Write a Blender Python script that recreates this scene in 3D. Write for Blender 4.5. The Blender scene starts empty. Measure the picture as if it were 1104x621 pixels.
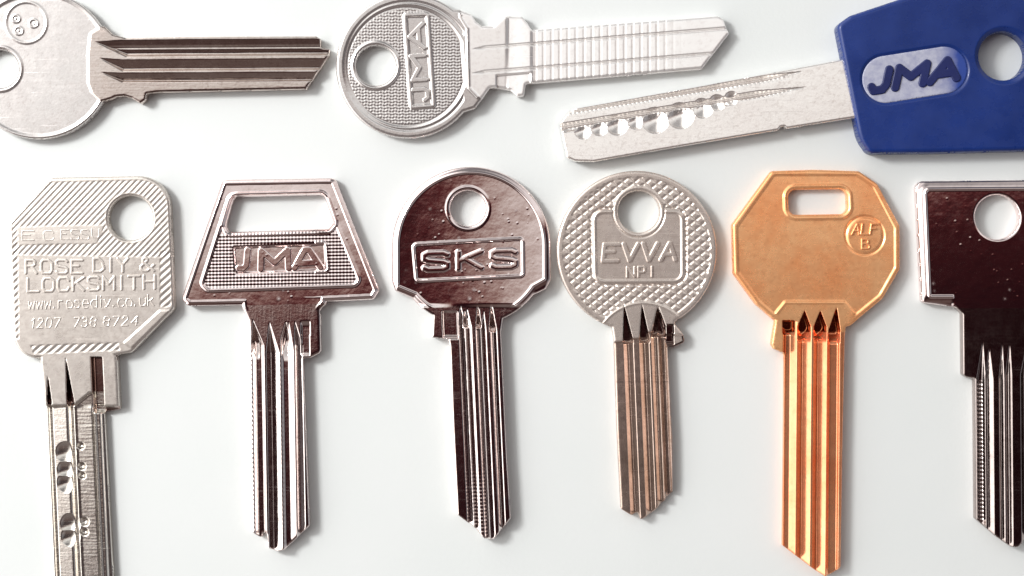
import bpy, math
import numpy as np

# ------------------------------------------------------------------ units
S = 0.0001375            # metres per photograph pixel on the table
CX, CY = 552.0, 310.5    # image centre in photograph pixels
H = 2036.0               # camera height, in the same pixels (0.28 m)
sc = bpy.context.scene
col = sc.collection

# ------------------------------------------------------------------ camera
cam = bpy.data.cameras.new('camera')
cam.sensor_width = 36.0
cam.lens = 36.0 * (H - 15) / 1104.0
cam.clip_start = 0.01
cam.clip_end = 50.0
camo = bpy.data.objects.new('camera', cam)
col.objects.link(camo)
camo.location = (0, 0, H * S)
camo.rotation_euler = (0, 0, 0)
sc.camera = camo

# ------------------------------------------------------------------ exposure
sc.view_settings.view_transform = 'Standard'
sc.view_settings.look = 'None'
sc.view_settings.exposure = 0.0
sc.view_settings.gamma = 1.0

# ------------------------------------------------------------------ world: unseen surroundings shaped for the reflections, reddish-dim overhead, bright upper left
w = bpy.data.worlds.new("World")
sc.world = w
w.use_nodes = True
nt = w.node_tree
for n in list(nt.nodes):
    nt.nodes.remove(n)
N = nt.nodes.new
L = nt.links.new
out = N('ShaderNodeOutputWorld')
bg = N('ShaderNodeBackground')
tc = N('ShaderNodeTexCoord')
def wdot(vec):
    m = N('ShaderNodeVectorMath'); m.operation = 'DOT_PRODUCT'
    L(tc.outputs['Generated'], m.inputs[0]); m.inputs[1].default_value = vec
    return m.outputs['Value']
def wramp(fac, stops):
    r = N('ShaderNodeValToRGB')
    e = r.color_ramp.elements
    while len(e) < len(stops):
        e.new(0.5)
    for i, (p, c) in enumerate(stops):
        e[i].position = p; e[i].color = (*c, 1)
    L(fac, r.inputs[0])
    return r.outputs[0]
def wmap(v, a, b):
    m = N('ShaderNodeMapRange'); m.inputs[1].default_value = a; m.inputs[2].default_value = b
    L(v, m.inputs[0]); return m.outputs[0]
# main gradient: bright towards the upper left, dark straight up and to the lower right
g1 = wramp(wmap(wdot((-0.35, 0.94, 0.0)), -0.10, 0.90),
           [(0.0, (0.022, 0.006, 0.008)), (0.095, (0.050, 0.011, 0.013)), (0.125, (0.12, 0.030, 0.032)), (0.148, (0.30, 0.17, 0.15)), (0.172, (0.52, 0.42, 0.38)), (0.225, (0.90, 0.86, 0.83)),
            (0.32, (1.15, 1.15, 1.15)), (0.45, (1.0, 1.0, 1.0)), (0.75, (0.25, 0.25, 0.26))])
g2 = wramp(wmap(wdot((-0.92, 0.30, 0.0)), 0.2, 1.0),
           [(0.0, (0.0, 0.0, 0.0)), (0.12, (0.12, 0.12, 0.12)), (0.45, (2.6, 2.55, 2.5)), (0.78, (2.2, 2.2, 2.15)), (1.0, (0.5, 0.5, 0.5))])
g3 = wramp(wmap(wdot((0.9, -0.3, 0.0)), 0.55, 0.95),
           [(0.0, (0.0, 0.0, 0.0)), (1.0, (0.45, 0.47, 0.50))])
def wadd(a, b):
    m = N('ShaderNodeMixRGB'); m.blend_type = 'ADD'; m.inputs[0].default_value = 1
    L(a, m.inputs[1]); L(b, m.inputs[2]); return m.outputs[0]
g4 = wramp(wmap(wdot((0.1, -0.99, 0.0)), 0.25, 0.95), [(0.0, (0, 0, 0)), (0.5, (0.11, 0.08, 0.07)), (1.0, (0.20, 0.18, 0.17))])
L(wadd(wadd(wadd(g1, g2), g3), g4), bg.inputs['Color'])
bg.inputs['Strength'].default_value = 0.85
L(bg.outputs[0], out.inputs['Surface'])

# ------------------------------------------------------------------ the window-like soft lamp, upper left
ld = bpy.data.lights.new('softbox', 'AREA')
ld.shape = 'RECTANGLE'; ld.size = 0.08; ld.size_y = 0.10
ld.energy = 1.55
ld.color = (1.0, 0.995, 0.985)
lo = bpy.data.objects.new('softbox', ld)
col.objects.link(lo)
lv = np.array([-0.66, 0.34, 0.68]); lv = lv / np.linalg.norm(lv)
lo.location = tuple(lv * 0.44)
from mathutils import Vector
lo.rotation_euler = Vector(lv).to_track_quat('Z', 'Y').to_euler()

# ------------------------------------------------------------------ materials
def base_mat(name):
    m = bpy.data.materials.new(name); m.use_nodes = True
    t = m.node_tree
    return m, t, t.nodes['Principled BSDF'], t.nodes.new, t.links.new

def noise(N, Lk, co, scale, detail=3.0, rough=0.55):
    n = N('ShaderNodeTexNoise'); n.inputs['Scale'].default_value = scale
    n.inputs['Detail'].default_value = detail; n.inputs['Roughness'].default_value = rough
    Lk(co, n.inputs['Vector']); return n.outputs['Fac']

def rng(N, Lk, v, a, b, c, d):
    m = N('ShaderNodeMapRange'); Lk(v, m.inputs[0])
    for i, x in enumerate((a, b, c, d)):
        m.inputs[i + 1].default_value = x
    return m.outputs[0]

def metal(name, c, c2, rough, rvar=0.08, bump=0.00001, speck=0.0, dark=0.35, brush=None, scratch=0.5, blotch=0.5, met=1.0, wavy=0.0):
    m, t, P, N, Lk = base_mat(name)
    tc = N('ShaderNodeTexCoord'); co = tc.outputs['Object']
    P.inputs['Metallic'].default_value = met
    # tarnish: two colours in soft blotches
    n1 = noise(N, Lk, co, 160.0, 4.0, 0.6)
    mx = N('ShaderNodeMixRGB'); mx.inputs[1].default_value = (*c, 1); mx.inputs[2].default_value = (*c2, 1)
    Lk(rng(N, Lk, n1, 0.5 - blotch * 0.25, 0.5 + blotch * 0.35, 0.0, 1.0), mx.inputs[0])
    colr = mx.outputs[0]
    # fine dirt
    n2 = noise(N, Lk, co, 1500.0, 3.0, 0.7)
    mul = N('ShaderNodeMixRGB'); mul.blend_type = 'MULTIPLY'
    Lk(rng(N, Lk, n2, 0.50, 0.72, 0.0, dark), mul.inputs[0]); Lk(colr, mul.inputs[1]); mul.inputs[2].default_value = (0.45, 0.35, 0.32, 1)
    Lk(mul.outputs[0], P.inputs['Base Color'])
    # scratches: stretched noise in two directions
    hs = []
    for ang, sx in ((0.5, 60.0), (-0.9, 45.0), (1.35, 80.0)):
        mp = N('ShaderNodeMapping'); mp.inputs['Rotation'].default_value = (0, 0, ang); mp.inputs['Scale'].default_value = (sx, 4200.0, 300)
        Lk(co, mp.inputs[0])
        s = noise(N, Lk, mp.outputs[0], 1.0, 2.0, 0.5)
        hs.append(rng(N, Lk, s, 0.66, 0.74, 0.0, 1.0))
    ad = N('ShaderNodeMath'); ad.operation = 'MAXIMUM'; Lk(hs[0], ad.inputs[0]); Lk(hs[1], ad.inputs[1])
    ad2 = N('ShaderNodeMath'); ad2.operation = 'MAXIMUM'; Lk(ad.outputs[0], ad2.inputs[0]); Lk(hs[2], ad2.inputs[1])
    # pits / specks
    vo = N('ShaderNodeTexVoronoi'); vo.inputs['Scale'].default_value = 700.0; Lk(co, vo.inputs['Vector'])
    nz = noise(N, Lk, co, 330.0, 2.0, 0.6)
    sp = rng(N, Lk, vo.outputs['Distance'], 0.0, 0.28, 1.0, 0.0)
    spm = N('ShaderNodeMath'); spm.operation = 'MULTIPLY'; Lk(sp, spm.inputs[0]); Lk(rng(N, Lk, nz, 0.52, 0.62, 0.0, 1.0), spm.inputs[1])
    # roughness
    r1 = rng(N, Lk, noise(N, Lk, co, 700.0, 5.0, 0.7), 0.3, 0.7, max(rough - rvar, 0.02), rough + rvar)
    ra = N('ShaderNodeMath'); ra.operation = 'MULTIPLY_ADD'; Lk(ad2.outputs[0], ra.inputs[0]); ra.inputs[1].default_value = 0.25 * scratch; Lk(r1, ra.inputs[2])
    rb = N('ShaderNodeMath'); rb.operation = 'MULTIPLY_ADD'; Lk(spm.outputs[0], rb.inputs[0]); rb.inputs[1].default_value = speck; Lk(ra.outputs[0], rb.inputs[2])
    Lk(rb.outputs[0], P.inputs['Roughness'])
    # height: grain + scratches + pits (+ milling marks)
    hb = N('ShaderNodeMath'); hb.operation = 'MULTIPLY_ADD'; Lk(ad2.outputs[0], hb.inputs[0]); hb.inputs[1].default_value = -0.5 * scratch; Lk(noise(N, Lk, co, 2600.0, 3.0, 0.6), hb.inputs[2])
    hc = N('ShaderNodeMath'); hc.operation = 'MULTIPLY_ADD'; Lk(spm.outputs[0], hc.inputs[0]); hc.inputs[1].default_value = speck * 4.0; Lk(hb.outputs[0], hc.inputs[2])
    top = hc.outputs[0]
    if brush:
        mp = N('ShaderNodeMapping'); mp.inputs['Scale'].default_value = brush; Lk(co, mp.inputs[0])
        hd = N('ShaderNodeMath'); hd.operation = 'MULTIPLY_ADD'; Lk(noise(N, Lk, mp.outputs[0], 1.0, 3.0, 0.6), hd.inputs[0]); hd.inputs[1].default_value = 1.6; Lk(top, hd.inputs[2])
        top = hd.outputs[0]
    b = N('ShaderNodeBump'); b.inputs['Strength'].default_value = 1.0; b.inputs['Distance'].default_value = bump
    Lk(top, b.inputs['Height'])
    if wavy:
        # hand-polished unevenness, and small nicks that catch the light
        b1 = N('ShaderNodeBump'); b1.inputs['Distance'].default_value = wavy
        Lk(noise(N, Lk, co, 300.0, 3.0, 0.5), b1.inputs['Height']); Lk(b1.outputs[0], b.inputs['Normal'])
        v2 = N('ShaderNodeTexVoronoi'); v2.inputs['Scale'].default_value = 900.0; Lk(co, v2.inputs['Vector'])
        mm = N('ShaderNodeMath'); mm.operation = 'MULTIPLY'
        Lk(rng(N, Lk, v2.outputs['Distance'], 0.0, 0.22, 0.6, 0.0), mm.inputs[0]); Lk(rng(N, Lk, noise(N, Lk, co, 210.0, 2.0, 0.6), 0.50, 0.62, 0.0, 1.0), mm.inputs[1])
        b2 = N('ShaderNodeBump'); b2.inputs['Distance'].default_value = 0.00003
        Lk(mm.outputs[0], b2.inputs['Height']); Lk(b2.outputs[0], b1.inputs['Normal'])
    Lk(b.outputs[0], P.inputs['Normal'])
    return m

LONG = (2600.0, 240.0, 300.0)     # milling marks across a vertical blade are drawn along it
M_pale = metal('pale_nickel', (0.72, 0.69, 0.67), (0.69, 0.65, 0.63), 0.20, rvar=0.03, bump=0.000007, dark=0.2, scratch=0.3, met=0.85)
M_rose = metal('dull_nickel_silver', (0.71, 0.66, 0.61), (0.66, 0.61, 0.56), 0.30, rvar=0.05, bump=0.000007, dark=0.25, scratch=0.3, met=0.80)
M_roseb = metal('milled_nickel_silver', (0.80, 0.76, 0.70), (0.72, 0.68, 0.62), 0.16, rvar=0.05, bump=0.000012, brush=(420.0, 3200.0, 300.0), met=0.95, dark=0.3)
M_pol = metal('polished_nickel', (0.90, 0.78, 0.76), (0.86, 0.73, 0.71), 0.07, rvar=0.03, bump=0.0000030, speck=0.25, dark=0.15, scratch=0.10, wavy=0.000034)
M_polb = metal('milled_polished_nickel', (0.88, 0.80, 0.77), (0.82, 0.72, 0.69), 0.11, rvar=0.04, bump=0.000007, brush=LONG, dark=0.25, scratch=0.3)
M_evva = metal('brushed_nickel_silver', (0.74, 0.66, 0.60), (0.70, 0.61, 0.55), 0.27, rvar=0.04, bump=0.000006, dark=0.2, scratch=0.25, met=0.72)
M_evvab = metal('brown_milled_nickel_silver', (0.64, 0.50, 0.43), (0.50, 0.38, 0.31), 0.22, rvar=0.05, bump=0.000007, brush=LONG, dark=0.3, scratch=0.2, met=0.88)
M_brass = metal('copper_coloured_brass', (1.0, 0.54, 0.26), (0.97, 0.41, 0.17), 0.26, rvar=0.05, bump=0.000010, dark=0.28, scratch=0.08, met=0.62)
M_brassb = metal('milled_copper_coloured_brass', (1.0, 0.47, 0.25), (0.97, 0.36, 0.17), 0.16, rvar=0.04, bump=0.000005, brush=LONG, dark=0.2, scratch=0.2, met=0.75)
M_bright = metal('bright_nickel', (0.95, 0.93, 0.91), (0.93, 0.90, 0.88), 0.18, rvar=0.04, bump=0.000006, dark=0.2, scratch=0.3, met=0.64)
M_cut_shade = metal('shaded_cut_nickel_silver', (0.40, 0.31, 0.28), (0.30, 0.22, 0.20), 0.12, rvar=0.03, bump=0.000004, dark=0.3)  # milled metal with the shade of the pits put into its colour
M_cutb_shade = metal('shaded_cut_brass', (0.65, 0.22, 0.09), (0.50, 0.14, 0.06), 0.12, rvar=0.03, bump=0.000004, dark=0.3)  # milled brass, likewise darkened to paint in the pit shade
M_dim = metal('dark_milled_nickel', (0.50, 0.43, 0.41), (0.38, 0.32, 0.30), 0.14, rvar=0.04, bump=0.000008, brush=LONG, dark=0.3, scratch=0.3)
M_steel = metal('bright_dimpled_steel', (0.97, 0.93, 0.89), (0.94, 0.89, 0.85), 0.17, rvar=0.04, bump=0.000009, dark=0.28, scratch=0.35, met=0.82)
M_darkb = metal('milled_steel_coloured_nickel', (0.76, 0.68, 0.63), (0.66, 0.57, 0.52), 0.15, rvar=0.05, bump=0.000008, brush=(240.0, 2600.0, 300.0), dark=0.3, scratch=0.3, met=1.0)

def plastic(name, c, rough):
    m, t, P, N, Lk = base_mat(name)
    tc = N('ShaderNodeTexCoord'); co = tc.outputs['Object']
    mx = N('ShaderNodeMixRGB'); mx.inputs[1].default_value = (*c, 1); mx.inputs[2].default_value = tuple(min(1, v * 1.35 + 0.004) for v in c) + (1,)
    Lk(rng(N, Lk, noise(N, Lk, co, 140.0, 3.0), 0.35, 0.75, 0.0, 1.0), mx.inputs[0]); Lk(mx.outputs[0], P.inputs['Base Color'])
    Lk(rng(N, Lk, noise(N, Lk, co, 500.0, 3.0), 0.3, 0.7, rough - 0.05, rough + 0.08), P.inputs['Roughness'])
    b = N('ShaderNodeBump'); b.inputs['Strength'].default_value = 1.0; b.inputs['Distance'].default_value = 0.000006
    Lk(noise(N, Lk, co, 2400.0, 3.0), b.inputs['Height']); Lk(b.outputs[0], P.inputs['Normal'])
    return m
M_blue = plastic('blue_plastic', (0.005, 0.021, 0.125), 0.27)
M_blue2 = plastic('dark_blue_lettering', (0.004, 0.009, 0.07), 0.40)

def badge_mat():
    m, t, P, N, Lk = base_mat('silver_blue_badge')
    tc = N('ShaderNodeTexCoord'); co = tc.outputs['Object']
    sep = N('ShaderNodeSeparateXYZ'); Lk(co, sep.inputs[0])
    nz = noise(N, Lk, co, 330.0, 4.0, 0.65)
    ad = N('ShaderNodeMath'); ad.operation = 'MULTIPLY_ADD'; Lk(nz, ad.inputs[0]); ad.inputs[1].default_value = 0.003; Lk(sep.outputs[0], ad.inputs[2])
    # silver-grey that passes into blue at the right-hand end
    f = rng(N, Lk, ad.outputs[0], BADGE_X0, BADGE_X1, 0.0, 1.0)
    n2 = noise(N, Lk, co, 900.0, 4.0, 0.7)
    silver_grey = N('ShaderNodeMixRGB'); silver_grey.inputs[1].default_value = (0.40, 0.41, 0.50, 1); silver_grey.inputs[2].default_value = (0.27, 0.28, 0.40, 1)
    Lk(rng(N, Lk, n2, 0.4, 0.7, 0.0, 1.0), silver_grey.inputs[0])
    mx = N('ShaderNodeMixRGB'); Lk(f, mx.inputs[0]); Lk(silver_grey.outputs[0], mx.inputs[1]); mx.inputs[2].default_value = (0.02, 0.05, 0.25, 1)
    Lk(mx.outputs[0], P.inputs['Base Color'])
    P.inputs['Roughness'].default_value = 0.42
    b = N('ShaderNodeBump'); b.inputs['Strength'].default_value = 1.0; b.inputs['Distance'].default_value = 0.00001
    Lk(n2, b.inputs['Height']); Lk(b.outputs[0], P.inputs['Normal'])
    return m

def table_mat():
    m, t, P, N, Lk = base_mat('white_laminate')
    tc = N('ShaderNodeTexCoord'); co = tc.outputs['Object']
    mx = N('ShaderNodeMixRGB'); mx.inputs[1].default_value = (0.655, 0.682, 0.674, 1); mx.inputs[2].default_value = (0.675, 0.696, 0.69, 1)
    Lk(rng(N, Lk, noise(N, Lk, co, 35.0, 4.0), 0.35, 0.65, 0.0, 1.0), mx.inputs[0])
    vo = N('ShaderNodeTexVoronoi'); vo.inputs['Scale'].default_value = 46.0; Lk(co, vo.inputs['Vector'])
    sp = rng(N, Lk, vo.outputs['Distance'], 0.012, 0.022, 0.55, 0.0)
    m2 = N('ShaderNodeMixRGB'); Lk(sp, m2.inputs[0]); Lk(mx.outputs[0], m2.inputs[1]); m2.inputs[2].default_value = (0.55, 0.55, 0.54, 1)
    Lk(m2.outputs[0], P.inputs['Base Color'])
    P.inputs['Roughness'].default_value = 0.55
    P.inputs['Specular IOR Level'].default_value = 0.3
    b = N('ShaderNodeBump'); b.inputs['Strength'].default_value = 1.0; b.inputs['Distance'].default_value = 0.00002
    Lk(noise(N, Lk, co, 1600.0, 4.0), b.inputs['Height']); Lk(b.outputs[0], P.inputs['Normal'])
    return m

# ------------------------------------------------------------------ 2-D distance functions (photograph pixels, y down)
def poly_sdf(pts):
    P = np.asarray(pts, float)
    def f(x, y):
        d = np.full(x.shape, 1e12); s = np.ones(x.shape)
        n = len(P)
        for i in range(n):
            a = P[i]; b = P[i - 1]
            ex, ey = b[0] - a[0], b[1] - a[1]
            wx, wy = x - a[0], y - a[1]
            t = np.clip((wx * ex + wy * ey) / (ex * ex + ey * ey + 1e-12), 0, 1)
            dx, dy = wx - ex * t, wy - ey * t
            d = np.minimum(d, dx * dx + dy * dy)
            c1 = y >= a[1]; c2 = y < b[1]; c3 = ex * wy > ey * wx
            flip = (c1 & c2 & c3) | (~c1 & ~c2 & ~c3)
            s = np.where(flip, -s, s)
        return s * np.sqrt(d)
    return f

def rpoly(pts, r, n=6):
    """polygon with filleted corners; r a number or one per corner"""
    P = [np.array(p, float) for p in pts]
    out = []
    for i, p in enumerate(P):
        a = P[i - 1]; b = P[(i + 1) % len(P)]
        rr = r[i] if isinstance(r, (list, tuple)) else r
        if rr <= 0:
            out.append(p); continue
        u = a - p; v = b - p; lu = np.linalg.norm(u); lv_ = np.linalg.norm(v); u /= lu; v /= lv_
        ang = math.acos(max(-1, min(1, float(u @ v))))
        t = min(rr / math.tan(ang / 2), lu * 0.49, lv_ * 0.49)
        p0 = p + u * t; p2 = p + v * t
        for k in range(n + 1):
            s = k / n
            # rational quadratic close to the arc
            wgt = math.sin(ang / 2)
            c = ((1 - s) ** 2 * p0 + 2 * s * (1 - s) * wgt * p + s * s * p2) / ((1 - s) ** 2 + 2 * s * (1 - s) * wgt + s * s)
            out.append(c)
    return poly_sdf(out)

def circ(cx, cy, r, ry=None):
    if ry is None:
        return lambda x, y: np.hypot(x - cx, y - cy) - r
    return lambda x, y: (np.hypot((x - cx) / r, (y - cy) / ry) - 1) * min(r, ry)
def union(*fs):
    return lambda x, y: np.minimum.reduce([f(x, y) for f in fs])
def minus(f, *gs):
    return lambda x, y: np.maximum.reduce([f(x, y)] + [-g(x, y) for g in gs])
def inter(*fs):
    return lambda x, y: np.maximum.reduce([f(x, y) for f in fs])
def ss(a, b, x):
    t = np.clip((x - a) / (b - a), 0, 1); return t * t * (3 - 2 * t)
def round_edge(d, b, drop=None):
    """how far the surface falls below the top at distance d inside the edge"""
    drop = b if drop is None else drop
    t = np.clip(1 - d / b, 0, 1)
    return drop * (1 - np.sqrt(np.clip(1 - t * t, 0, 1)))
def ridge(x, c, hw):
    t = np.clip(np.abs(x - c) / hw, 0, 1); return (1 - t * t) ** 1.5
def tri(x):
    return np.abs((x % 1.0) * 2 - 1)

# ------------------------------------------------------------------ stroke letters (grid 6 wide, 9 high, y up)
G = {
 'A': '00 39 60;13 53', 'B': '00 09 49 58 56 45 05;45 54 63 61 50 00', 'C': '67 59 19 07 02 10 50 62', 'D': '00 09 39 57 63 62 40 00',
 'E': '69 09 00 60;05 45', 'F': '69 09 00;05 45', 'H': '00 09;60 69;05 65', 'I': '30 39', 'J': '59 52 40 10 02', 'K': '00 09;69 04;25 60',
 'L': '09 00 60', 'M': '00 09 34 69 60', 'N': '00 09 60 69', 'O': '19 49 67 62 50 10 02 07 19', 'P': '00 09 49 58 55 44 04',
 'R': '00 09 49 58 56 45 05;35 60', 'S': '68 59 19 08 06 15 54 63 61 50 10 01', 'T': '09 69;39 30', 'U': '09 02 10 50 62 69', 'V': '09 30 69',
 'Y': '09 35 69;35 30', '&': '60 16 18 29 38 37 03 01 10 30 64', '0': '19 49 67 62 50 10 02 07 19', '1': '17 39 30', '2': '07 19 49 58 56 00 60',
 '3': '08 19 49 58 56 45 25;45 54 62 51 40 10 01', '4': '50 59 03 63', '7': '09 69 20', '8': '15 07 19 49 67 55 15 03 11 30 50 62 54 55',
 'w': '06 10 35 50 66', 'r': '00 06;04 16 46', 'o': '16 46 64 62 50 10 02 04 16', 's': '55 46 16 05 14 43 52 40 10 01', 'e': '03 63 56 16 03 02 10 50',
 'd': '69 60 20 02 04 26 66', 'i': '30 36;38 39', 'y': '06 31 66;31 10', '.': '20 21', 'c': '65 46 16 04 02 10 40 61', 'u': '06 02 10 40 62 66;60 62', 'k': '00 09;56 03;24 60',
 '-': '14 54', ' ': ''}
def text_segs(txt, x0, x1, base, h, slope=0.0, slant=0.0, gap=0.35, narrow='I1.i', wid=None):
    """segments of a line of letters from x0 to x1 with its baseline at y=base"""
    wds = [(0.55 if c in narrow else (wid or {}).get(c, 1.0)) for c in txt]
    tot = sum(wds) + gap * (len(txt) - 1)
    u = (x1 - x0) / tot
    segs = []; cx = x0
    for c, wd in zip(txt, wds):
        gl = G[c]
        for pl in gl.split(';'):
            q = [(int(a[0]), int(a[1])) for a in pl.split()]
            off = (1 - (0.55 if c in narrow else 1)) * 0.5
            for (a, b), (c_, d_) in zip(q[:-1], q[1:]):
                def T(gx, gy):
                    lx = cx + ((gx / 6.0) - off) * u * (wd if c not in narrow else 1.0)
                    ly = gy / 9.0 * h
                    return (lx + slant * ly, base - ly + slope * (lx - x0))
                p, r_ = T(a, b), T(c_, d_)
                segs.append((*p, *r_))
        cx += (wd + gap) * u
    return segs
def rot_segs(segs, cx, cy, ang):
    c, s = math.cos(ang), math.sin(ang)
    f = lambda x, y: (cx + (x - cx) * c - (y - cy) * s, cy + (x - cx) * s + (y - cy) * c)
    return [(*f(a, b), *f(c_, d)) for a, b, c_, d in segs]
def seg_sdf(segs, hw):
    def f(x, y):
        d = np.full(x.shape, 1e12)
        for ax, ay, bx, by in segs:
            ex, ey = bx - ax, by - ay
            t = np.clip(((x - ax) * ex + (y - ay) * ey) / (ex * ex + ey * ey + 1e-12), 0, 1)
            d = np.minimum(d, (x - ax - ex * t) ** 2 + (y - ay - ey * t) ** 2)
        return np.sqrt(d) - hw
    return f

# ------------------------------------------------------------------ relief mesh: a stamped or milled plate with clean edges
def relief(sdf, hf, box, step, frame=('v', 0.0, 0.0), zbot=0.0, parts=None):
    """returns a list of (verts, faces) per part; coordinates in photograph pixels, z up"""
    x0, y0, x1, y1 = box
    kind, k, ref = frame
    if kind == 'v':
        m = abs(k) * (y1 - y0 + abs(ref - y0)); us = np.arange(x0 - m, x1 + m + step, step); vs = np.arange(y0, y1 + step, step)
    else:
        m = abs(k) * (x1 - x0 + abs(ref - x0)); us = np.arange(x0, x1 + step, step); vs = np.arange(y0 - m, y1 + m + step, step)
    U, V = np.meshgrid(us, vs)
    X = U + (k * (V - ref) if kind == 'v' else 0); Y = V + (k * (U - ref) if kind == 'h' else 0)
    D = sdf(X, Y)
    ins = D < 0
    cell = ins[:-1, :-1] | ins[1:, :-1] | ins[:-1, 1:] | ins[1:, 1:]
    used = np.zeros(D.shape, bool)
    used[:-1, :-1] |= cell; used[1:, :-1] |= cell; used[:-1, 1:] |= cell; used[1:, 1:] |= cell
    # clip the outermost vertices on to the outline
    mv = used & (D > -0.22 * step)
    for _ in range(3):
        px, py = X[mv], Y[mv]; e = 0.05
        d = sdf(px, py)
        gx = (sdf(px + e, py) - sdf(px - e, py)) / (2 * e); gy = (sdf(px, py + e) - sdf(px, py - e)) / (2 * e)
        g = np.maximum(np.hypot(gx, gy), 0.3)
        X[mv] = px - d * gx / g ** 2; Y[mv] = py - d * gy / g ** 2
    idx = -np.ones(D.shape, int)
    idx[used] = np.arange(used.sum())
    vx, vy = X[used], Y[used]
    vd = np.maximum(-sdf(vx, vy), 0); vd[mv[used]] = 0
    vz = np.maximum(hf(vx, vy, vd), zbot + 0.8)
    j, i = np.nonzero(cell)
    F = np.stack([idx[j, i], idx[j + 1, i], idx[j + 1, i + 1], idx[j, i + 1]], 1)
    nv = len(vx)
    # walls
    c = np.pad(cell, 1)
    W = []
    def edge(mask, a, b):
        jj, ii = np.nonzero(mask)
        W.append(np.stack([idx[jj + a[0], ii + a[1]], idx[jj + b[0], ii + b[1]]], 1))
    edge(cell & ~c[:-2, 1:-1], (0, 0), (0, 1))
    edge(cell & ~c[2:, 1:-1], (1, 1), (1, 0))
    edge(cell & ~c[1:-1, :-2], (1, 0), (0, 0))
    edge(cell & ~c[1:-1, 2:], (0, 1), (1, 1))
    W = np.concatenate(W)
    ring = np.unique(W)
    lut = -np.ones(nv, int); lut[ring] = nv + np.arange(len(ring))
    WF = np.stack([W[:, 0], W[:, 1], lut[W[:, 1]], lut[W[:, 0]]], 1)
    verts = np.stack([np.r_[vx, vx[ring]], np.r_[vy, vy[ring]], np.r_[vz, np.full(len(ring), zbot)]], 1)
    faces = np.concatenate([F, WF])
    if parts is None:
        return [(verts, faces)]
    cxy = verts[faces][:, :, :2].mean(1)
    pid = parts(cxy[:, 0], cxy[:, 1]).astype(int)
    res = []
    for p in range(pid.max() + 1):
        f = faces[pid == p]
        u, inv = np.unique(f, return_inverse=True)
        res.append((verts[u], inv.reshape(f.shape)))
    return res

def mesh_obj(name, vf, mat, parent, origin, cut_mat=None, cut_z=11.0):
    v, f = vf
    co = np.empty_like(v)
    co[:, 0] = (v[:, 0] - origin[0]) * S; co[:, 1] = -(v[:, 1] - origin[1]) * S; co[:, 2] = v[:, 2] * S
    me = bpy.data.meshes.new(name)
    me.vertices.add(len(co)); me.vertices.foreach_set('co', co.ravel())
    n = len(f)
    me.loops.add(n * 4); me.loops.foreach_set('vertex_index', f.ravel().astype(np.int32))
    me.polygons.add(n); me.polygons.foreach_set('loop_start', np.arange(0, n * 4, 4, dtype=np.int32))
    me.polygons.foreach_set('use_smooth', np.ones(n, bool))
    me.update(calc_edges=True); me.validate()
    me.materials.append(mat)
    if cut_mat:      # surfaces milled deep into the blank take a metal darkened for shade
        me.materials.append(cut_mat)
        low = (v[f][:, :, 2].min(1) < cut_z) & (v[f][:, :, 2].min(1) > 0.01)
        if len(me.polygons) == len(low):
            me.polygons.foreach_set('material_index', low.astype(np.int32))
    o = bpy.data.objects.new(name, me); col.objects.link(o)
    o.parent = parent
    return o

def thing(name, label, origin):
    o = bpy.data.objects.new(name, None); col.objects.link(o)
    o.empty_display_size = 0.01
    o.location = ((origin[0] - CX) * S, -(origin[1] - CY) * S, 0.00002)
    o['label'] = label; o['category'] = 'key'
    return o

def groove(z, u, v, v0, v1, tip, Lf, B0, B1, R, depth):
    """mill a groove into z. It starts as a point at (tip, v0), is full from v1 on: left edge Lf, floor B0..B1, right edge R."""
    t = np.clip((v - v0) / (v1 - v0), 0, 1)
    l = tip + (Lf - tip) * t; b0 = tip + (B0 - tip) * t; b1 = tip + (B1 - tip) * t; r = tip + (R - tip) * t
    dd = depth * t
    e = 1e-3
    dl = np.clip((u - l) / np.maximum(b0 - l, e), 0, 1); dr = np.clip((r - u) / np.maximum(r - b1, e), 0, 1)
    return z - np.where(v > v0, dd * np.minimum(dl, dr), 0)

def spike(z, u, v, v0, v1, tip, Lf, R, depth, fade=5.0):
    """steep-walled cutter mark: starts as a point at (tip, v0), widens to Lf..R at v1, then runs out into the blade"""
    t = np.clip((v - v0) / (v1 - v0), 0, 1)
    l = tip + (Lf - tip) * t; r = tip + (R - tip) * t
    w = np.minimum(ss(-0.3, 1.1, u - l), ss(-0.3, 1.1, r - u)) * (v > v0)
    return z - depth * w * ss(v1 + fade, v1, v) * np.clip(t * 4, 0.35, 1)

def letters(K, o, segs, hw, mat, box, z0, hgt, step=0.45, parent=None, edge=1.2, name='lettering', floor=None):
    f = seg_sdf(segs, hw)
    zf = (lambda x, y: z0) if not callable(z0) else z0
    hf = lambda x, y, d: zf(x, y) + hgt - round_edge(d, edge, min(hgt, edge) + 0.15)
    vf = relief(f, hf, box, step, zbot=(floor if floor is not None else 5.0))[0]
    return mesh_obj(name, vf, mat, parent or K, o)

# ------------------------------------------------------------------ table
def build_table():
    me = bpy.data.meshes.new('tabletop')
    a, b = 0.6, 0.45
    me.from_pydata([(-a, -b, 0), (a, -b, 0), (a, b, 0), (-a, b, 0)], [], [(0, 1, 2, 3)])
    me.materials.append(table_mat())
    o = bpy.data.objects.new('tabletop', me); col.objects.link(o); o['kind'] = 'structure'
build_table()

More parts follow.
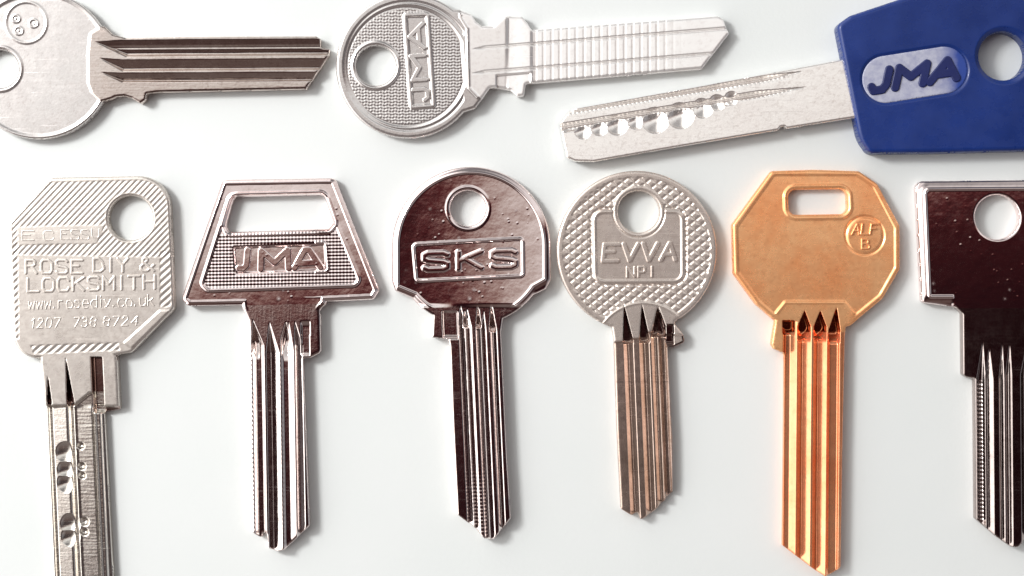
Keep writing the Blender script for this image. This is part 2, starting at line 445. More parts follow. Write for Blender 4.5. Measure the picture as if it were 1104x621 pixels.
# ================================================================== key: large round bow, top left
def key_round_left():
    o = (110, 68)
    K = thing('key_blank', 'silver key with plain round head, small ringed emblem and dark grooved blade, upper left corner', o)
    bow = circ(41, 70, 80)
    neck = rpoly([(60, 20), (104, 24), (113, 29), (121, 37), (136, 41), (150, 40.5), (200, 39.5), (341, 39), (345.5, 42), (345.5, 51), (355, 52.5), (354.5, 60),
                  (330, 96), (171, 99.5), (158, 101), (156.5, 108), (151, 111.5), (142, 106), (134, 103.5), (125, 104.5), (116, 108), (60, 124)], 1.2, 3)
    hole = circ(-1, 74, 20.5)
    sdf = minus(union(bow, neck), hole)
    plate = rpoly([(112, 27), (97, 36), (94.5, 60), (95, 90), (99, 100), (108, 109), (150, 130), (400, 130), (400, 10), (150, 10)], 5)
    fr = ('h', 0.0, 0)
    def hf(x, y, d):
        z = np.full(x.shape, 15.0)
        pd = -plate(x, y)
        z -= 1.1 * ss(1.6, -1.6, pd) * ss(2, 6, np.hypot(x - 41, y - 70) * 0 + 80 - np.hypot(x - 41, y - 70))
        dh = hole(x, y)
        z += 0.7 * ridge(dh, 3.2, 2.6) * (x < 90)
        e = np.hypot(x - 28, y - 24)
        z += 0.45 * ridge(e, 22, 2.2)
        for ax, ay, r in ((17, 20, 4.2), (36, 25, 4.6), (20, 33, 4.4)):
            q = np.hypot(x - ax, (y - ay) * 1.1); z += 0.5 * ridge(q, r, 1.6)
        z += 0.5 * ridge(np.hypot(x - 17, y - 20), 0, 1.6) + 0.5 * ridge(np.hypot(x - 37, y - 25), 0, 1.5) + 0.5 * ridge(np.hypot(x - 20, y - 33), 0, 1.5)
        u = y - (x - 200) * -0.006
        v = x
        z = groove(z, u, v, 102, 136, 44.5, 42.3, 56.5, 57.7, 61.0, 5.0)
        z -= 0.9 * ss(104, 140, v) * ridge(u, 50.5, 2.0)
        z = groove(z, u, v, 107, 132, 62.0, 64.0, 73.0, 73.8, 76.5, 4.4)
        z = groove(z, u, v, 109, 132, 77.5, 78.5, 85.8, 86.4, 88.5, 4.4)
        z -= 0.8 * ridge(u, 61.5, 1.2) * ss(112, 126, v) * 0
        z -= round_edge(d, 2.6) * np.where(x < 112, 1, 0.5)
        return z
    b, bl = relief(sdf, hf, (-42, -14, 360, 154), 0.7, fr, parts=lambda x, y: (-plate(x, y) > 0))
    mesh_obj('bow', b, M_pale, K, o)
    mesh_obj('blade', bl, M_darkb, K, o)
key_round_left()

# ================================================================== key: round bow with upright nameplate, top middle
def key_round_middle():
    o = (520, 66)
    K = thing('key_blank', 'silver key with stippled round head, upright nameplate and bright cross-ridged blade pointing right', o)
    bow = circ(440, 71, 78)
    neck = rpoly([(440, 10), (495, 10), (508, 15), (513, 23), (520, 28), (532, 28), (541, 19.5), (548, 16.5), (563, 17.5), (569, 25), (573, 31.5),
                  (700, 22.2), (774, 16.8), (780, 20), (784, 30), (786.5, 36), (768, 60), (757, 74.2), (660, 82.6), (567, 90.4), (565, 103), (558, 104),
                  (550, 97), (534, 94.6), (528, 95), (521.5, 104.5), (512, 117), (440, 140)], 2.0, 4)
    hole = circ(405, 70.5, 21.5)
    sdf = minus(union(bow, neck), hole)
    plate = rpoly([(497, -5), (497.5, 18), (505, 30), (506.5, 94), (520, 108), (560, 140), (840, 140), (840, -20), (560, -20)], 2)
    field = inter(circ(438, 71.5, 64), rpoly([(340, -40), (491, -40), (494, 18), (501, 108), (503, 180), (340, 180)], 2))
    np_out = rpoly([(435.0, 15), (462, 14), (469, 115), (442.5, 117)], 3)
    k = -0.081
    def hf(x, y, d):
        z = np.full(x.shape, 15.0)
        fd = -field(x, y)
        z -= 1.6 * ss(-3.5, 0.5, fd)
        rc = np.hypot(x - 440, y - 71)
        z -= 0.8 * ridge(rc, 69, 2.2) * (fd < 0) * (x < 500)
        st = 0.5 + 0.25 * (np.cos(x * 1.9 + 0.9 * np.sin(y * 0.9)) + np.cos(y * 1.9 + 0.9 * np.sin(x * 0.8)))
        nd = -np_out(x, y)
        hd = hole(x, y)
        mask = ss(0.5, 2, fd) * ss(1.0, -0.5, nd) * ss(3.5, 5, hd)
        z += 0.42 * st * mask
        z = np.where((nd > -1.5) & (fd > 0), np.maximum(z, 14.9 - 1.2 * ss(0, -1.5, nd)), z)
        z -= 1.9 * ss(2.5, 4.0, nd)
        z = np.where((hd < 5.5) & (fd > -3), np.maximum(z, 15.2 - 1.4 * ss(3.5, 5.5, hd)), z)
        pd = -plate(x, y)
        z += 0.8 * ridge(pd, -1.2, 2.2) * (d > 4)
        # blade
        v = x; u = y - k * (x - 640)
        z -= 0.8 * ss(544, 549, v)
        z += 1.2 * ss(548, 571, v) * ss(575, 572, v)
        z -= 1.0 * ss(571, 574, v)
        z += 0.05 * (u - 60) * ss(545, 549, v)
        cross = ss(573, 576, v) * ss(745, 700, v)
        z -= 0.35 * cross * ridge(((v - 573) % 8.75), 4.4, 2.0)
        z = groove(z, u, v, 508, 522, 42.6, 40.2, 42.2, 42.2, 43.6, 2.6)
        z = groove(z, u, v, 509, 522, 68.6, 66.4, 68.4, 68.4, 69.8, 2.6)
        z -= 3.0 * ((v > 535) & (u > 71.5)) * ss(72, 73.5, u) * ss(573, 571, v)
        z -= round_edge(d, 3.2) * np.where(x < 512, 1, 0.6)
        return z
    b, bl = relief(sdf, hf, (358, -12, 792, 154), 0.7, ('h', k, 640), parts=lambda x, y: (-plate(x, y) > 0) & (x > 480))
    bo = mesh_obj('bow', b, M_pale, K, o)
    mesh_obj('blade', bl, M_bright, K, o)
    # letters run up the plate
    sg = text_segs('JMA', 410, 492, 74.5, 15, gap=0.35, wid={'J': 0.62, 'M': 1.15, 'A': 1.15})
    sg = rot_segs(sg, 451, 67, math.radians(-94))
    letters(K, o, sg, 2.9, M_pale, (436, 14, 470, 117), 13.0, 2.0, parent=bo)
key_round_middle()

# ================================================================== key: blue plastic head, top right
def key_blue():
    global BADGE_X0, BADGE_X1
    o = (900, 90)
    K = thing('key_blank', 'silver dimple key with thick blue plastic head and silver oval badge, upper right corner', o)
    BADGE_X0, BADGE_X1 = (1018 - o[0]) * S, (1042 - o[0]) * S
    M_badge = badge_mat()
    k = -0.165
    blade = rpoly([(613, 120), (622, 116.5), (760, 92), (925, 61), (935, 128), (919, 127.5), (848, 138.8), (845, 136.6), (841, 137.2), (839, 140.5),
                   (720, 160.5), (640, 174.5), (620, 174), (611, 170), (607, 152), (603.5, 133)], [4, 2, 0, 0, 0, 0, 1, 1, 1, 1, 0, 4, 4, 4, 3, 4], 4)
    rr = np.random.RandomState(4)
    dims = [(706, 129, 15, 8), (733, 124, 15, 8), (757, 116, 11.5, 6.5), (773, 110, 9.5, 5.5), (685, 130, 9.5, 5.5), (665, 134, 12, 7), (646, 137, 9.5, 5.5), (628, 141, 9, 5), (788, 106, 7.5, 4)]
    def hf(x, y, d):
        v = x; u = y - k * (x - 740)
        z = 17.0 + 0.065 * (u - 118)
        vv = -x
        # two long grooves that end in points towards the head
        z = groove(z, u, vv, -866, -825, 98.0, 94.8, 98.5, 99.5, 101.5, 5.5)
        z = groove(z, u, vv, -869, -815, 115.4, 110.5, 114.2, 115.0, 118.0, 5.5)
        band = ss(97, 101, u) * ss(121, 117, u) * ss(800, 770, x)
        z -= 2.2 * band
        z -= 2.4 * ridge(u, 119.5, 2.4) * ss(795, 780, x) * ss(606, 614, x)
        for ax, ay, r, dp in dims:
            q = np.hypot(x - ax, y - ay)
            z = np.minimum(z, np.where(q < r, 16.2 + 0.065 * (u - 118) - dp * 0.85 * (1 - (q / r) ** 2), z))
        # milling teeth along the grooves
        teeth = tri(v / 4.6)
        z -= 0.45 * teeth * (ridge(u, 101.5, 3.0) + ridge(u, 117, 3.0)) * ss(860, 840, x)
        z -= round_edge(d, 1.8, 1.6)
        return z
    bl = relief(blade, hf, (600, 56, 940, 178), 0.7, ('h', k, 740), zbot=3.0)[0]
    mesh_obj('blade', bl, M_steel, K, o)
    head = rpoly([(901, 28), (915, 18), (972, -1), (1060, -30), (1180, -52), (1215, -20), (1222, 100), (1190, 158), (1104, 163), (1000, 165.5), (936, 166), (925, 150)],
                 [8, 8, 40, 60, 30, 30, 40, 30, 0, 0, 9, 40])
    hole = circ(1080, 61, 26)
    bc = np.array((984.5, 81.5)); ba = math.radians(-9)
    bdx, bdy = math.cos(ba), math.sin(ba)
    bs = [(bc[0] - 31.5 * bdx, bc[1] - 31.5 * bdy, bc[0] + 31.5 * bdx, bc[1] + 31.5 * bdy)]
    badge = seg_sdf(bs, 27.0)
    def hh(x, y, d):
        z = np.full(x.shape, 24.0)
        z -= round_edge(d, 4.5, 4.5)
        bd = -badge(x, y)
        z -= 1.2 * ss(-1.0, 1.2, bd)
        hd = hole(x, y)
        z -= 1.3 * ss(5.5, 3.0, hd)
        return z
    hd = relief(minus(head, hole), hh, (896, -62, 1228, 172), 0.9)[0]
    ho = mesh_obj('plastic_head', hd, M_blue, K, o)
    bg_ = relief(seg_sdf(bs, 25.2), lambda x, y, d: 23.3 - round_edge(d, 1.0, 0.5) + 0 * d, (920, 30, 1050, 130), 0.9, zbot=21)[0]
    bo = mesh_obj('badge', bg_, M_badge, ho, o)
    sg = text_segs('JMA', 937, 1029, 99.5, 21, slope=math.tan(ba), slant=0.22, gap=0.30, wid={'J': 0.72, 'M': 1.15, 'A': 1.1})
    letters(K, o, sg, 4.7, M_blue2, (925, 60, 1046, 108), 23.0, 1.9, parent=bo, floor=21, edge=1.2)
    return
key_blue()

# ================================================================== key: locksmith's key, bottom left
def key_rose():
    o = (85, 400)
    K = thing('key_blank', 'dull silver key with hatched angular head stamped with four lines of shop lettering', o)
    bow = rpoly([(9, 240), (53, 191.5), (182, 189), (188, 333), (142, 380), (124, 383.5), (15.5, 387)], [10, 10, 34, 7, 8, 8, 26], 10)
    k = 0.045
    blade = rpoly([(43.5, 370), (43, 388), (47, 424), (49, 441), (56.5, 640), (60, 668), (82, 690), (110, 676), (123, 655), (119.5, 600), (111.5, 444.5), (128.5, 441.5), (126, 385), (120, 370)],
                  [0, 2, 0, 1, 0, 3, 3, 3, 3, 0, 1, 1.5, 2, 0], 4)
    hole = circ(140.5, 235, 24)
    sdf = minus(union(bow, blade), hole)
    tp = rpoly([(12, 242), (54, 196), (179, 193), (184, 278), (14, 275)], [3, 3, 30, 2, 2], 8)
    strip = rpoly([(19, 245.5), (58, 244), (112, 243), (104, 262), (45, 263), (20, 264)], 2)
    lb = rpoly([(11.5, 262), (19.5, 262), (21, 366), (15, 366)], 1)
    rb = rpoly([(172, 270), (184, 270), (185, 330), (172, 333)], 1)
    bb = rpoly([(32, 372), (128, 369), (130, 378), (36, 382)], 1)
    dg = rpoly([(172, 334), (185, 334), (142, 376), (132, 370)], 1)
    dims = [(69.5, 488, 12), (70.5, 507, 11), (70, 521, 11), (75, 565.5, 12), (75, 579, 11), (86, 481, 4.5), (87, 503, 5), (87.5, 513, 4.5), (90, 563, 5.5), (90, 574, 5), (79, 640, 12)]
    def hf(x, y, d):
        z = np.full(x.shape, 15.0)
        ht = ridge(((x + y * 0.95) / 6.4) % 1.0, 0.5, 0.42)
        hd = hole(x, y)
        m = ss(0, 1.2, -tp(x, y)) * ss(0, 1.2, strip(x, y)) * ss(2.5, 4, hd)
        z -= 0.27 * m * (1 - ht)
        h2 = ridge(((x * 0.8 + y * 0.9) / 7.0) % 1.0, 0.5, 0.42)
        for q in (lb, bb, rb):
            z -= 0.34 * ss(0, 1.0, -q(x, y)) * (1 - h2)
        z += 0.6 * ss(0, 1.5, -dg(x, y))
        # blade
        u = x - k * (y - 500); v = y
        # the thick neck ends in a sloping step
        st = 436 - np.clip((u - 82) / 18, 0, 1) * 14
        z -= 4.2 * ss(0, 3.5, v - st) * (u < 104)
        z = groove(z, u, v, 404, 428, 55.5, 53.0, 55.0, 56, 58.0, 4.0)
        z = groove(z, u, v, 384, 432, 76.2, 75.0, 78.0, 78.5, 81.0, 5.0)
        z = spike(z, u, v, 386, 434, 76.0, 75.0, 83.0, 13.0)
        z = spike(z, u, v, 405, 432, 56.0, 54.0, 58.5, 11.0)
        sq = ss(384.5, 386, v)
        zz = z - 13.5 * ss(102.5, 104, u) * ss(115.5, 113.5, u) * sq * ss(446, 442, v)
        z = np.minimum(z, zz)
        lo_ = 2.5 * ss(100.5, 103, u) * ss(436, 441, v)
        z = z - lo_ + 2.0 * ridge(u, 104, 2.0) * ss(438, 444, v)
        z = z - 3.0 * ss(109, 112, u) * ss(437, 441, v) * (v > 437)
        z += (0.11 * np.clip(u - 65, -9, 8) * ss(75.5, 73, u) + 0.075 * np.clip(u - 92, -9, 9) * ss(82.5, 84.5, u)) * ss(436, 441, v) * (u < 101)
        z += 0.05 * tri(v / 4.0) * ss(83, 84, u) * ss(101, 99, u) * ss(440, 444, v)
        for ax, ay, r in dims:
            q = np.hypot(x - ax, (y - ay) * 1.05)
            z = np.where(q < r, np.minimum(z, 11.0 - 4.2 * (1 - (q / r) ** 2)), z)
        z -= round_edge(d, 3.0) * np.where(y < 388, 1, 0.5)
        return z
    b, bl, sh = relief(sdf, hf, (5, 185, 192, 694), 0.7, ('v', k, 388), parts=lambda x, y: (y > 383) * np.where((y < 437 - np.clip((x - k * (y - 500) - 82) / 18, 0, 1) * 14) | (x > 111) & (y < 446), 2, 1))
    bo = mesh_obj('bow', b, M_rose, K, o)
    mesh_obj('shoulder', sh, M_rose, K, o, M_cut_shade, 12.5)
    mesh_obj('blade', bl, M_roseb, K, o)
    sg = text_segs('ROSE', 28, 89, 294.5, 14, gap=0.4) + text_segs('DIY', 101, 138, 293, 14, gap=0.4) + text_segs('&', 152, 166, 292, 14)
    sg += text_segs('LOCKSMITH', 30, 167, 314.5, 14, slope=-0.025, gap=0.38)
    letters(K, o, sg, 1.85, M_rose, (22, 274, 174, 320), 15.0, 0.85, step=0.5, parent=bo, edge=1.0)
    sg = text_segs('www.rosediy.co.uk', 31, 166, 333.5, 12.0, slope=-0.03, gap=0.35)
    sg += text_segs('1207', 34, 64, 353.5, 10, slope=-0.02, slant=0.15, gap=0.5) + text_segs('738', 79, 103, 352.5, 10, slope=-0.02, slant=0.15, gap=0.5) + text_segs('8724', 111, 148, 351.5, 10, slope=-0.02, slant=0.15, gap=0.5)
    letters(K, o, sg, 1.0, M_rose, (22, 316, 174, 362), 15.0, 0.55, step=0.42, parent=bo, edge=0.8)
    sg = text_segs('E', 24, 37, 259, 10) + text_segs('C', 47, 58, 259, 10) + text_segs('ESS', 66, 96, 258, 10, gap=0.3) + text_segs('U', 99, 107, 256, 9)
    letters(K, o, sg, 0.9, M_rose, (18, 240, 114, 266), 15.0, 0.35, step=0.45, parent=bo, edge=0.8)
key_rose()

# ================================================================== key: trapezoid bow
def key_trapezoid():
    o = (302, 340)
    K = thing('key_blank', 'polished silver key with trapezoid head, wide slot above a small nameplate on knurled metal', o)
    bow = rpoly([(239, 193.5), (361, 191.5), (409, 313), (403, 323), (302, 328), (203, 330), (195, 323)], [7, 7, 6, 5, 0, 7, 6])
    k = 0.016
    blade = rpoly([(258, 315), (260.5, 330), (267, 345), (268.6, 370), (270, 491), (272, 574), (281.5, 581.5), (282.5, 575), (287.5, 576), (290, 592), (298, 595.5), (307, 592.5),
                   (333.5, 567), (329.5, 460), (326.8, 386.5), (334, 386), (346, 380), (345, 334), (352, 327), (352, 315)], [0, 4, 6, 0, 0, 3, 2, 1, 1, 4, 4, 3, 3, 0, 1, 2, 5, 4, 4, 0], 4)
    hole = rpoly([(252, 212.5), (349, 210), (359, 240), (354, 246.5), (247, 250), (243.5, 243)], [6, 7, 4, 4, 5, 4])
    sdf = minus(union(bow, blade), hole)
    inner = rpoly([(247.5, 208.5), (349, 206), (389, 302), (383, 308.5), (224, 314), (216, 307)], [8, 8, 7, 7, 7, 7])
    rec = rpoly([(251.5, 266.5), (350, 263), (352, 291), (254, 295)], 2.5)
    def hf(x, y, d):
        z = np.full(x.shape, 15.0)
        i = -inner(x, y)
        z += 1.3 * ridge(i, 1.0, 2.6)
        kn = ss(2.5, 3.5, i) * ss(249, 252, y + 0.02 * (x - 300)) * ss(0.5, 2.0, rec(x, y))
        a, b = (x + 1.25 * y) / 5.2, (x - 1.25 * y) / 5.2
        z += kn * (0.10 * (np.cos(x * 1.7) + np.cos(y * 1.7 + 0.03 * x)) + 0.3)
        r = -rec(x, y)
        z += 0.9 * ridge(r, -1.6, 2.2) * (x > 340)
        z -= 2.6 * ss(-0.3, 1.2, r)
        hd = hole(x, y)
        z += 0.6 * ridge(hd, 3, 2.2) * (y < 250)
        # gentle dish of the flat band
        bz = ss(336, 320, y)
        z -= 0.00011 * (y - 322) ** 2 * bz
        z += 0.9 * ridge(d, 4.2, 1.8) * bz
        u = x - k * (y - 450); v = y
        z = spike(z, u, v, 346, 368, 275.0, 272.5, 280.0, 7.0, 20)
        z = spike(z, u, v, 346, 366, 310.0, 304.0, 313.0, 5.0, 24)
        z = groove(z, u, v, 344, 372, 274.0, 272.5, 277, 283, 285.5, 5.5)
        z = groove(z, u, v, 346, 380, 292.0, 287.8, 292, 292.0, 302.5, 7.0)
        z = groove(z, u, v, 345, 378, 313.0, 303.8, 306.5, 311.5, 318.0, 2.2)
        z = groove(z, u, v, 345, 372, 319.5, 318.5, 321, 321, 327.5, 6.0)
        z -= 2.6 * ss(325, 327.5, u) * ss(345, 352, v) * ss(384, 381, v) * (x < 334) * 1.0
        z -= 0.5 * tri(v / 5.0) * (ridge(u, 271.5, 2) + 0.5 * ridge(u, 304, 1.6)) * ss(372, 380, v)
        z -= round_edge(d, 4.0, 3.6) * np.where(y < 327, 1, 0.45)
        return z
    b, bl = relief(sdf, hf, (190, 187, 414, 600), 0.6, ('v', k, 330), parts=lambda x, y: y > 328.4 - 0.02 * (x - 302))
    bo = mesh_obj('bow', b, M_pol, K, o)
    mesh_obj('blade', bl, M_polb, K, o)
    sg = [(267, 270, 265.5, 286), (265.5, 286, 262, 289.5), (262, 289.5, 257.5, 289)]
    sg += [(281, 290, 281.5, 270.5), (281.5, 270.5, 296, 283), (296, 283, 310, 269.5), (310, 269.5, 311, 289)]
    sg += [(317.5, 289, 328.5, 269.5), (328.5, 269.5, 333, 269.2), (333, 269.2, 345.5, 288), (322, 284, 340, 283)]
    letters(K, o, sg, 4.1, M_pol, (251, 261, 352, 296), 12.4, 2.2, parent=bo, edge=1.3)
key_trapezoid()

# ================================================================== key: D-shaped bow with three boxed letters
def key_d_shape():
    o = (508, 340)
    K = thing('key_blank', 'polished dark silver key with domed head, small round hole and three boxed letters', o)
    bow = union(circ(508, 265, 85.5), rpoly([(422.5, 262), (593.5, 262), (594, 302), (588, 312), (551, 329), (508, 330), (467, 331), (426, 314), (422.5, 303)], [0, 0, 5, 6, 4, 0, 4, 4, 4]))
    k = 0.0456
    blade = rpoly([(466, 316), (467, 334), (465.5, 364), (483.5, 365.5), (484.7, 373), (488, 460), (493, 555), (512, 569.5), (522, 581), (532, 582), (550.5, 559), (546, 486), (540, 358), (543, 337), (556, 325), (556, 316)],
                  [0, 3, 2, 1, 1, 0, 2, 2, 3, 3, 2, 0, 4, 5, 5, 0], 4)
    hole = circ(504.5, 224.5, 19.2)
    sdf = minus(union(bow, blade), hole)
    twist = lambda x, y: 14.5 + 0.00052 * (x - 488) * (y - 265)
    box = rpoly([(445.5, 263.5), (563.5, 257), (564, 297.5), (449, 303)], 4)
    rim = union(circ(508, 265, 79), rpoly([(429, 262), (587, 262), (587, 301), (548, 323), (508, 324), (469, 325.5), (429, 309)], 1))
    def hf(x, y, d):
        z = np.full(x.shape, 15.0)
        bx = box(x, y)
        z += 1.2 * ridge(bx, 0, 2.0)
        z -= 0.5 * ss(0, -2, bx)
        hd = hole(x, y)
        z += 0.5 * ridge(hd, 3.6, 2.2) * (0.9 + 0.12 * np.sin(7 * np.arctan2(y - 224.5, x - 504.5)))
        rd = rim(x, y)
        bz = ss(332, 327, y)
        z += 1.1 * ridge(rd, 0, 1.9) * bz
        z -= 1.6 * ss(1, 7, rd) * bz
        # slightly bent face: leans to the right
        z += (twist(x, y) - 14.5) * bz
        u = x - k * (y - 410); v = y
        # pocket beside the stop
        z -= 12.0 * ss(335.5, 337, y) * ss(479.5, 480.5, u) * ss(496.8, 495.6, u) * ss(366, 362, y)
        z = spike(z, u, v, 334, 350, 504.0, 502.0, 506.5, 8.0, 4)
        z = spike(z, u, v, 329, 350, 518.5, 516.0, 521.5, 9.0, 4)
        z = spike(z, u, v, 329, 354, 533.0, 530.0, 537.0, 9.0, 4)
        z = groove(z, u, v, 328, 350, 500, 497, 498.5, 499, 505.0, 5.0)
        z = groove(z, u, v, 331, 352, 507, 504.5, 505.5, 505.5, 511.0, 4.4)
        z = groove(z, u, v, 330, 356, 520, 515, 517, 517, 521.5, 4.6)
        z = groove(z, u, v, 334, 356, 525, 521.2, 522.0, 522.0, 526.5, 4.2)
        z = groove(z, u, v, 326, 356, 534, 530.5, 533.5, 533.8, 538.0, 4.6)
        z -= 0.5 * tri(v / 4.0) * ridge(u, 509, 14) * ss(490, 540, v) * 0.5
        z -= round_edge(d, 2.5) * np.where(y < 330, 1, 0.5)
        return z
    b, bl = relief(sdf, hf, (418, 175, 600, 588), 0.6, ('v', k, 330), parts=lambda x, y: y > 329.5)
    bo = mesh_obj('bow', b, M_pol, K, o)
    mesh_obj('blade', bl, M_polb, K, o)
    sg = text_segs('SKS', 457.5, 555.5, 290.8, 17.5, slope=-0.035, gap=0.48)
    letters(K, o, sg, 4.1, M_pol, (446, 256, 566, 304), twist, 2.2, parent=bo, edge=3.2)
key_d_shape()

# ================================================================== key: round knurled bow with framed panel
def key_knurled_round():
    o = (690, 345)
    K = thing('key_blank', 'matt silver key with diamond-knurled round head, framed lettered panel and brownish grooved blade', o)
    bow = circ(686.5, 270.5, 86.5)
    k = 0.0414
    blade = rpoly([(652, 332), (658, 342), (662, 368), (665, 460), (669.5, 549), (681.5, 556.5), (688, 553), (690.5, 561), (703, 554), (725.5, 531), (725, 474), (720, 373.5), (726.5, 374.5), (738.5, 369), (737, 361), (727.5, 349), (729, 339), (740, 326), (686, 300)],
                  [0, 4, 0, 0, 3, 2, 1, 2, 2, 2, 0, 1, 1, 3, 3, 3, 3, 0, 0], 4)
    hole = circ(688.7, 228.2, 22.4)
    sdf = minus(union(bow, blade), hole)
    panel = rpoly([(639, 227), (737, 226.5), (737.5, 304.5), (640.5, 305)], 11)
    neck = poly_sdf([(694 + 55 * math.cos(t), 381 - 55 * math.sin(t)) for t in np.linspace(0.15, math.pi - 0.15, 24)] + [(560, 640), (830, 640)])
    def hf(x, y, d):
        z = np.full(x.shape, 15.0)
        r = np.hypot(x - 686.5, y - 270.5)
        pn = panel(x, y); hd = hole(x, y); nk = neck(x, y)
        m = ss(80.5, 79, r) * ss(0.5, 2, pn) * ss(5.0, 6.5, hd) * ss(0.5, 2.5, nk)
        a = (x * 0.80 + y) / 10.4; b = (x - y * 1.05) / 11.5
        kn = np.minimum(ss(0.06, 0.55, tri(a)), ss(0.10, 0.5, tri(b)))
        z -= m * (0.95 - 0.87 * kn)
        z -= 1.0 * ridge(pn, 2.2, 1.8) * (hd > 5) * ss(0.5, 2.5, nk)
        z += 0.8 * ridge(pn, -1.6, 1.8) * (hd > 6)
        z -= 0.5 * ss(-2, -4, pn) * (hd > 5)
        z = np.where(hd < 4.5, 15.3, z)
        z -= 0.9 * ridge(hd, 5.3, 1.4) * (pn < 0)
        z += 0.5 * ridge(nk, -0.8, 1.6)
        u = x - k * (y - 411); v = y
        # three teeth of the neck end in steps, the blade beyond lies lower
        st = np.interp(u, [660, 680, 682, 697, 699, 712, 714, 722], [368, 366, 364, 363, 357, 356, 357, 360])
        z -= 2.4 * ss(0, 2.5, v - st)
        z = spike(z, u, v, 328.5, 367, 676.2, 673.5, 684.5, 13.0, 4)
        z = spike(z, u, v, 327.5, 366, 695.5, 692.0, 702.5, 13.0, 4)
        z = spike(z, u, v, 330.0, 358, 712.5, 706.5, 719, 13.0, 6)
        z = groove(z, u, v, 328.5, 366, 676.2, 673.5, 679.0, 680.0, 684.5, 7.0)
        z = groove(z, u, v, 327.5, 364, 695.5, 690.5, 696.0, 697.5, 701.5, 7.0)
        z = groove(z, u, v, 329.0, 358, 712.0, 703.5, 708.0, 708.5, 711.5, 5.5)
        z = groove(z, u, v, 328.0, 352, 713.0, 711.5, 715.0, 719.0, 720.8, 6.5)
        z -= 11 * (x > 719) * (x < 726.5) * ss(349, 351, y) * ss(372, 369, y)
        z -= 0.10 * ss(411.4, 412.4, v)
        z -= round_edge(d, 3.0) * np.where(y < 345, 1, 0.5)
        return z
    b, bl, sh = relief(sdf, hf, (596, 180, 778, 568), 0.6, ('v', k, 340), parts=lambda x, y: ((neck(x, y) < 0) | (y > 350)) * np.where((y < np.interp(x, [660, 680, 682, 697, 699, 712, 714, 722], [368, 366, 364, 363, 357, 356, 357, 380]) + 1), 2, 1))
    bo = mesh_obj('bow', b, M_evva, K, o)
    mesh_obj('shoulder', sh, M_evva, K, o, M_cut_shade, 12.5)
    mesh_obj('blade', bl, M_evvab, K, o)
    sg = text_segs('EVVA', 650, 728, 281.5, 18, slope=-0.02, slant=0.10, gap=0.32)
    letters(K, o, text_segs('NPI', 676, 705, 298.5, 10.5, gap=0.5, slope=-0.02), 1.45, M_evva, (668, 284, 712, 302), 14.5, 1.5, step=0.4, parent=bo, edge=1.0)
    letters(K, o, sg, 2.7, M_evva, (642, 256, 736, 288), 14.5, 1.8, parent=bo, edge=1.4)
key_knurled_round()

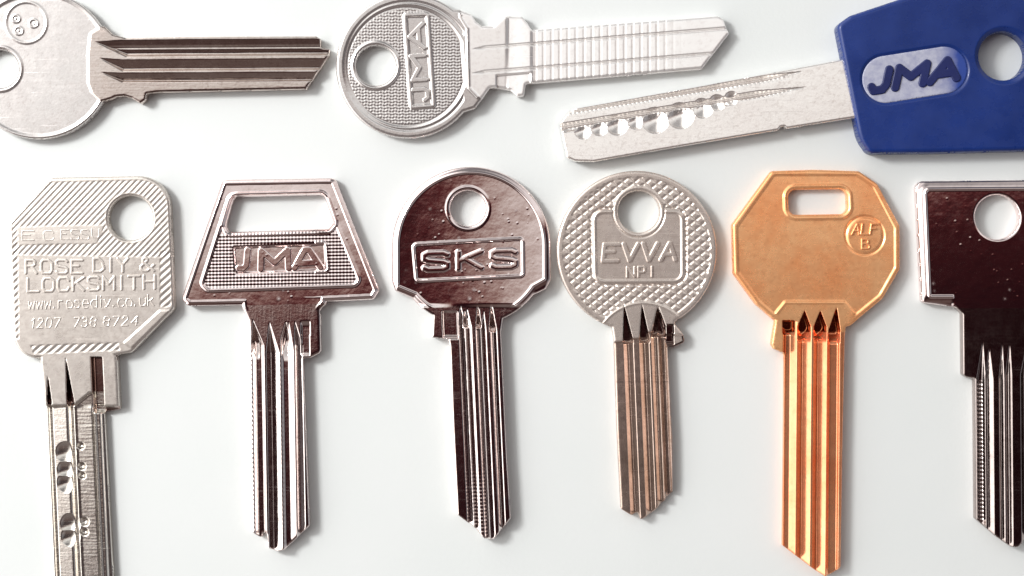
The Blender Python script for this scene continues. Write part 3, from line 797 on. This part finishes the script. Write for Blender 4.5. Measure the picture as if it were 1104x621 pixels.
# ================================================================== key: copper-coloured octagon bow
def key_copper():
    o = (880, 345)
    K = thing('key_blank', 'copper-coloured key with faceted octagonal head, rounded slot and small round stamp', o)
    bow = rpoly([(832, 184), (878, 182.5), (927, 184), (947, 198), (970.5, 243), (970.5, 290), (952, 322), (917, 351), (878, 362), (836, 346), (815, 328), (791, 295), (789.5, 242)],
                [5, 0, 5, 8, 4, 4, 14, 4, 0, 4, 14, 6, 4])
    k = -0.008
    blade = rpoly([(838, 330), (836, 346), (832, 371), (834.5, 376), (843, 379.5), (845.5, 379.5), (846.5, 383), (846, 460), (844.7, 589), (879.5, 615.5), (890.5, 622), (900, 617), (906.5, 612), (908.7, 471), (911, 366), (912, 350), (920, 338), (910, 320)],
                  [0, 4, 3, 3, 2, 1, 0, 0, 1.5, 1, 2, 2, 2, 0, 0, 3, 3, 0], 4)
    hole = rpoly([(850.5, 204.5), (913.5, 203.5), (914.5, 230.5), (851, 231.5)], 8)
    sdf = minus(union(bow, blade), hole)
    panel = rpoly([(846, 325), (911, 325), (922, 338), (922, 420), (820, 420), (833, 341)], [3, 3, 0, 0, 0, 0])
    bow_in = rpoly([(836, 190), (924, 190), (941, 202), (963.5, 246), (963.5, 288), (947, 317), (914, 344), (878, 354), (840, 341), (820, 323), (797.5, 292), (796.5, 245)], [4, 4, 8, 4, 4, 10, 3, 0, 3, 10, 6, 4])
    def hf(x, y, d):
        z = np.full(x.shape, 15.0)
        pn = panel(x, y); bi = bow_in(x, y)
        fld = ss(2.6, 0.4, bi) * ss(-0.5, 1.5, pn)
        hd = hole(x, y)
        z -= 1.3 * fld * ss(4.0, 6.5, hd)
        z += 0.5 * ridge(hd, 4.0, 2.5) * (y < 250)
        z += 0.6 * ridge(pn, -1.5, 1.8) * (bi < 0)
        e = np.hypot(x - 932.8, y - 253.8)
        z -= 1.2 * ridge(e, 20.5, 1.9)
        z += 0.7 * ss(19, 17, e) * 0.5
        z -= (0.00017 * (np.minimum(y, 345) - 345) ** 2 - 0.00008 * (np.clip(x, 790, 970) - 900) ** 2) * ss(350, 340, y)
        u = x - k * (y - 411); v = y
        z -= 13.0 * ss(345, 346.5, y) * ss(843.3, 844.5, x) * ss(856.8, 855.6, x) * ss(362, 352, y)
        z = groove(z, u, v, 345.2, 346.6, 850.0, 843.5, 848.0, 852.4, 859.0, 6.5) * np.where(y < 345.2, 1, 1)
        z = spike(z, u, v, 334.5, 352, 867.0, 859.5, 873.5, 13.0, 18)
        z = spike(z, u, v, 334.5, 352, 884.0, 877.0, 890.5, 13.0, 18)
        z = spike(z, u, v, 331.0, 356, 901.5, 893.0, 905.5, 13.0, 16)
        z = groove(z, u, v, 334.5, 358, 867.0, 859.5, 865.5, 865.9, 874.6, 7.5)
        z = groove(z, u, v, 334.5, 358, 884.0, 876.5, 882.2, 882.6, 891.4, 7.5)
        z = groove(z, u, v, 331.5, 360, 900.5, 891.8, 895.0, 903.0, 905.5, 3.6)
        z -= 3.0 * ss(905, 907, u) * ss(352, 366, v) * 0.4
        z -= round_edge(d, 3.2) * np.where(y < 345, 1, 0.4)
        return z
    b, bl, sh = relief(sdf, hf, (786, 178, 975, 628), 0.6, ('v', k, 380), parts=lambda x, y: (((panel(x, y) < 0) & (y > 320)) | (y > 380)) * np.where((y < 358) | (x < 847) & (y < 384), 2, 1))
    bo = mesh_obj('bow', b, M_brass, K, o)
    mesh_obj('shoulder', sh, M_brass, K, o, M_cutb_shade, 12.5)
    mesh_obj('blade', bl, M_brassb, K, o)
    sg = text_segs('ALF', 918.5, 946, 252.5, 11, gap=0.22, slant=0.15) + text_segs('B', 929.5, 937.5, 268, 10)
    letters(K, o, sg, 1.1, M_brass, (912, 236, 952, 272), 13.6, 1.3, parent=bo, edge=1.1)
key_copper()

# ================================================================== key: dark square bow at the right edge
def key_square():
    o = (1085, 340)
    K = thing('key_blank', 'dark mirror-polished key with square head, cut off by the right edge', o)
    bow = rpoly([(988, 195), (1176, 193), (1170, 326), (1140, 331), (1029, 331), (994.5, 326.5)], [8, 8, 8, 4, 2, 5])
    k = 0.0085
    blade = rpoly([(1029, 250), (1029, 329.5), (1038, 338), (1038.6, 404), (1042, 406.5), (1051.5, 408), (1052.8, 560), (1075, 579), (1090, 589.5), (1098, 590), (1120, 566), (1118, 400), (1132, 398), (1132, 340), (1132, 250)],
                  [0, 4, 3, 3, 0, 0.8, 2, 1, 3, 3, 3, 0, 2, 4, 0], 4)
    hole = circ(1075.5, 234, 24)
    sdf = minus(union(bow, blade), hole)
    rim = rpoly([(997.5, 204), (1167, 203), (1161, 319), (1140, 320), (1002, 320)], [5, 5, 4, 0, 2])
    def hf(x, y, d):
        z = np.full(x.shape, 15.0)
        rd = rim(x, y)
        bz = ss(1032, 1024, x) if False else 1.0
        sel = ((y < 321) & (rd < 12)) | (rd < 0)
        sel2 = np.where(y < 322, 1.0, ss(1030, 1024, x))
        z -= 0.00012 * (np.minimum(y, 330) - 330) ** 2
        z += 1.3 * ridge(rd, 0, 2.0) * sel2 * np.where((y > 316) & (x > 1028), 0, 1)
        z -= 1.8 * ss(1.5, 9, rd) * sel2
        u = x - k * (y - 411); v = y
        z = groove(z, u, v, 366, 408, 1060.0, 1053.0, 1055.5, 1059.5, 1062.5, 3.6)
        z = groove(z, u, v, 372, 408, 1067.0, 1062.6, 1064.5, 1065.0, 1071.0, 4.5)
        z = groove(z, u, v, 366, 408, 1081.0, 1077.0, 1079.5, 1079.5, 1082.5, 3.6)
        z = groove(z, u, v, 366, 404, 1089.0, 1084.0, 1087.5, 1087.5, 1091.0, 3.8)
        z = groove(z, u, v, 366, 404, 1108.0, 1100.0, 1104.5, 1104.5, 1112.0, 3.8)
        z -= 0.8 * tri(v / 4.4) * ridge(u, 1058, 4) * ss(408, 412, v)
        z -= round_edge(d, 2.4) * np.where(y < 330, 1, 0.45)
        return z
    b, bl = relief(sdf, hf, (984, 188, 1182, 596), 0.65, ('v', k, 411), parts=lambda x, y: y > 332)
    mesh_obj('bow', b, M_pol, K, o)
    mesh_obj('blade', bl, M_dim, K, o)
key_square()
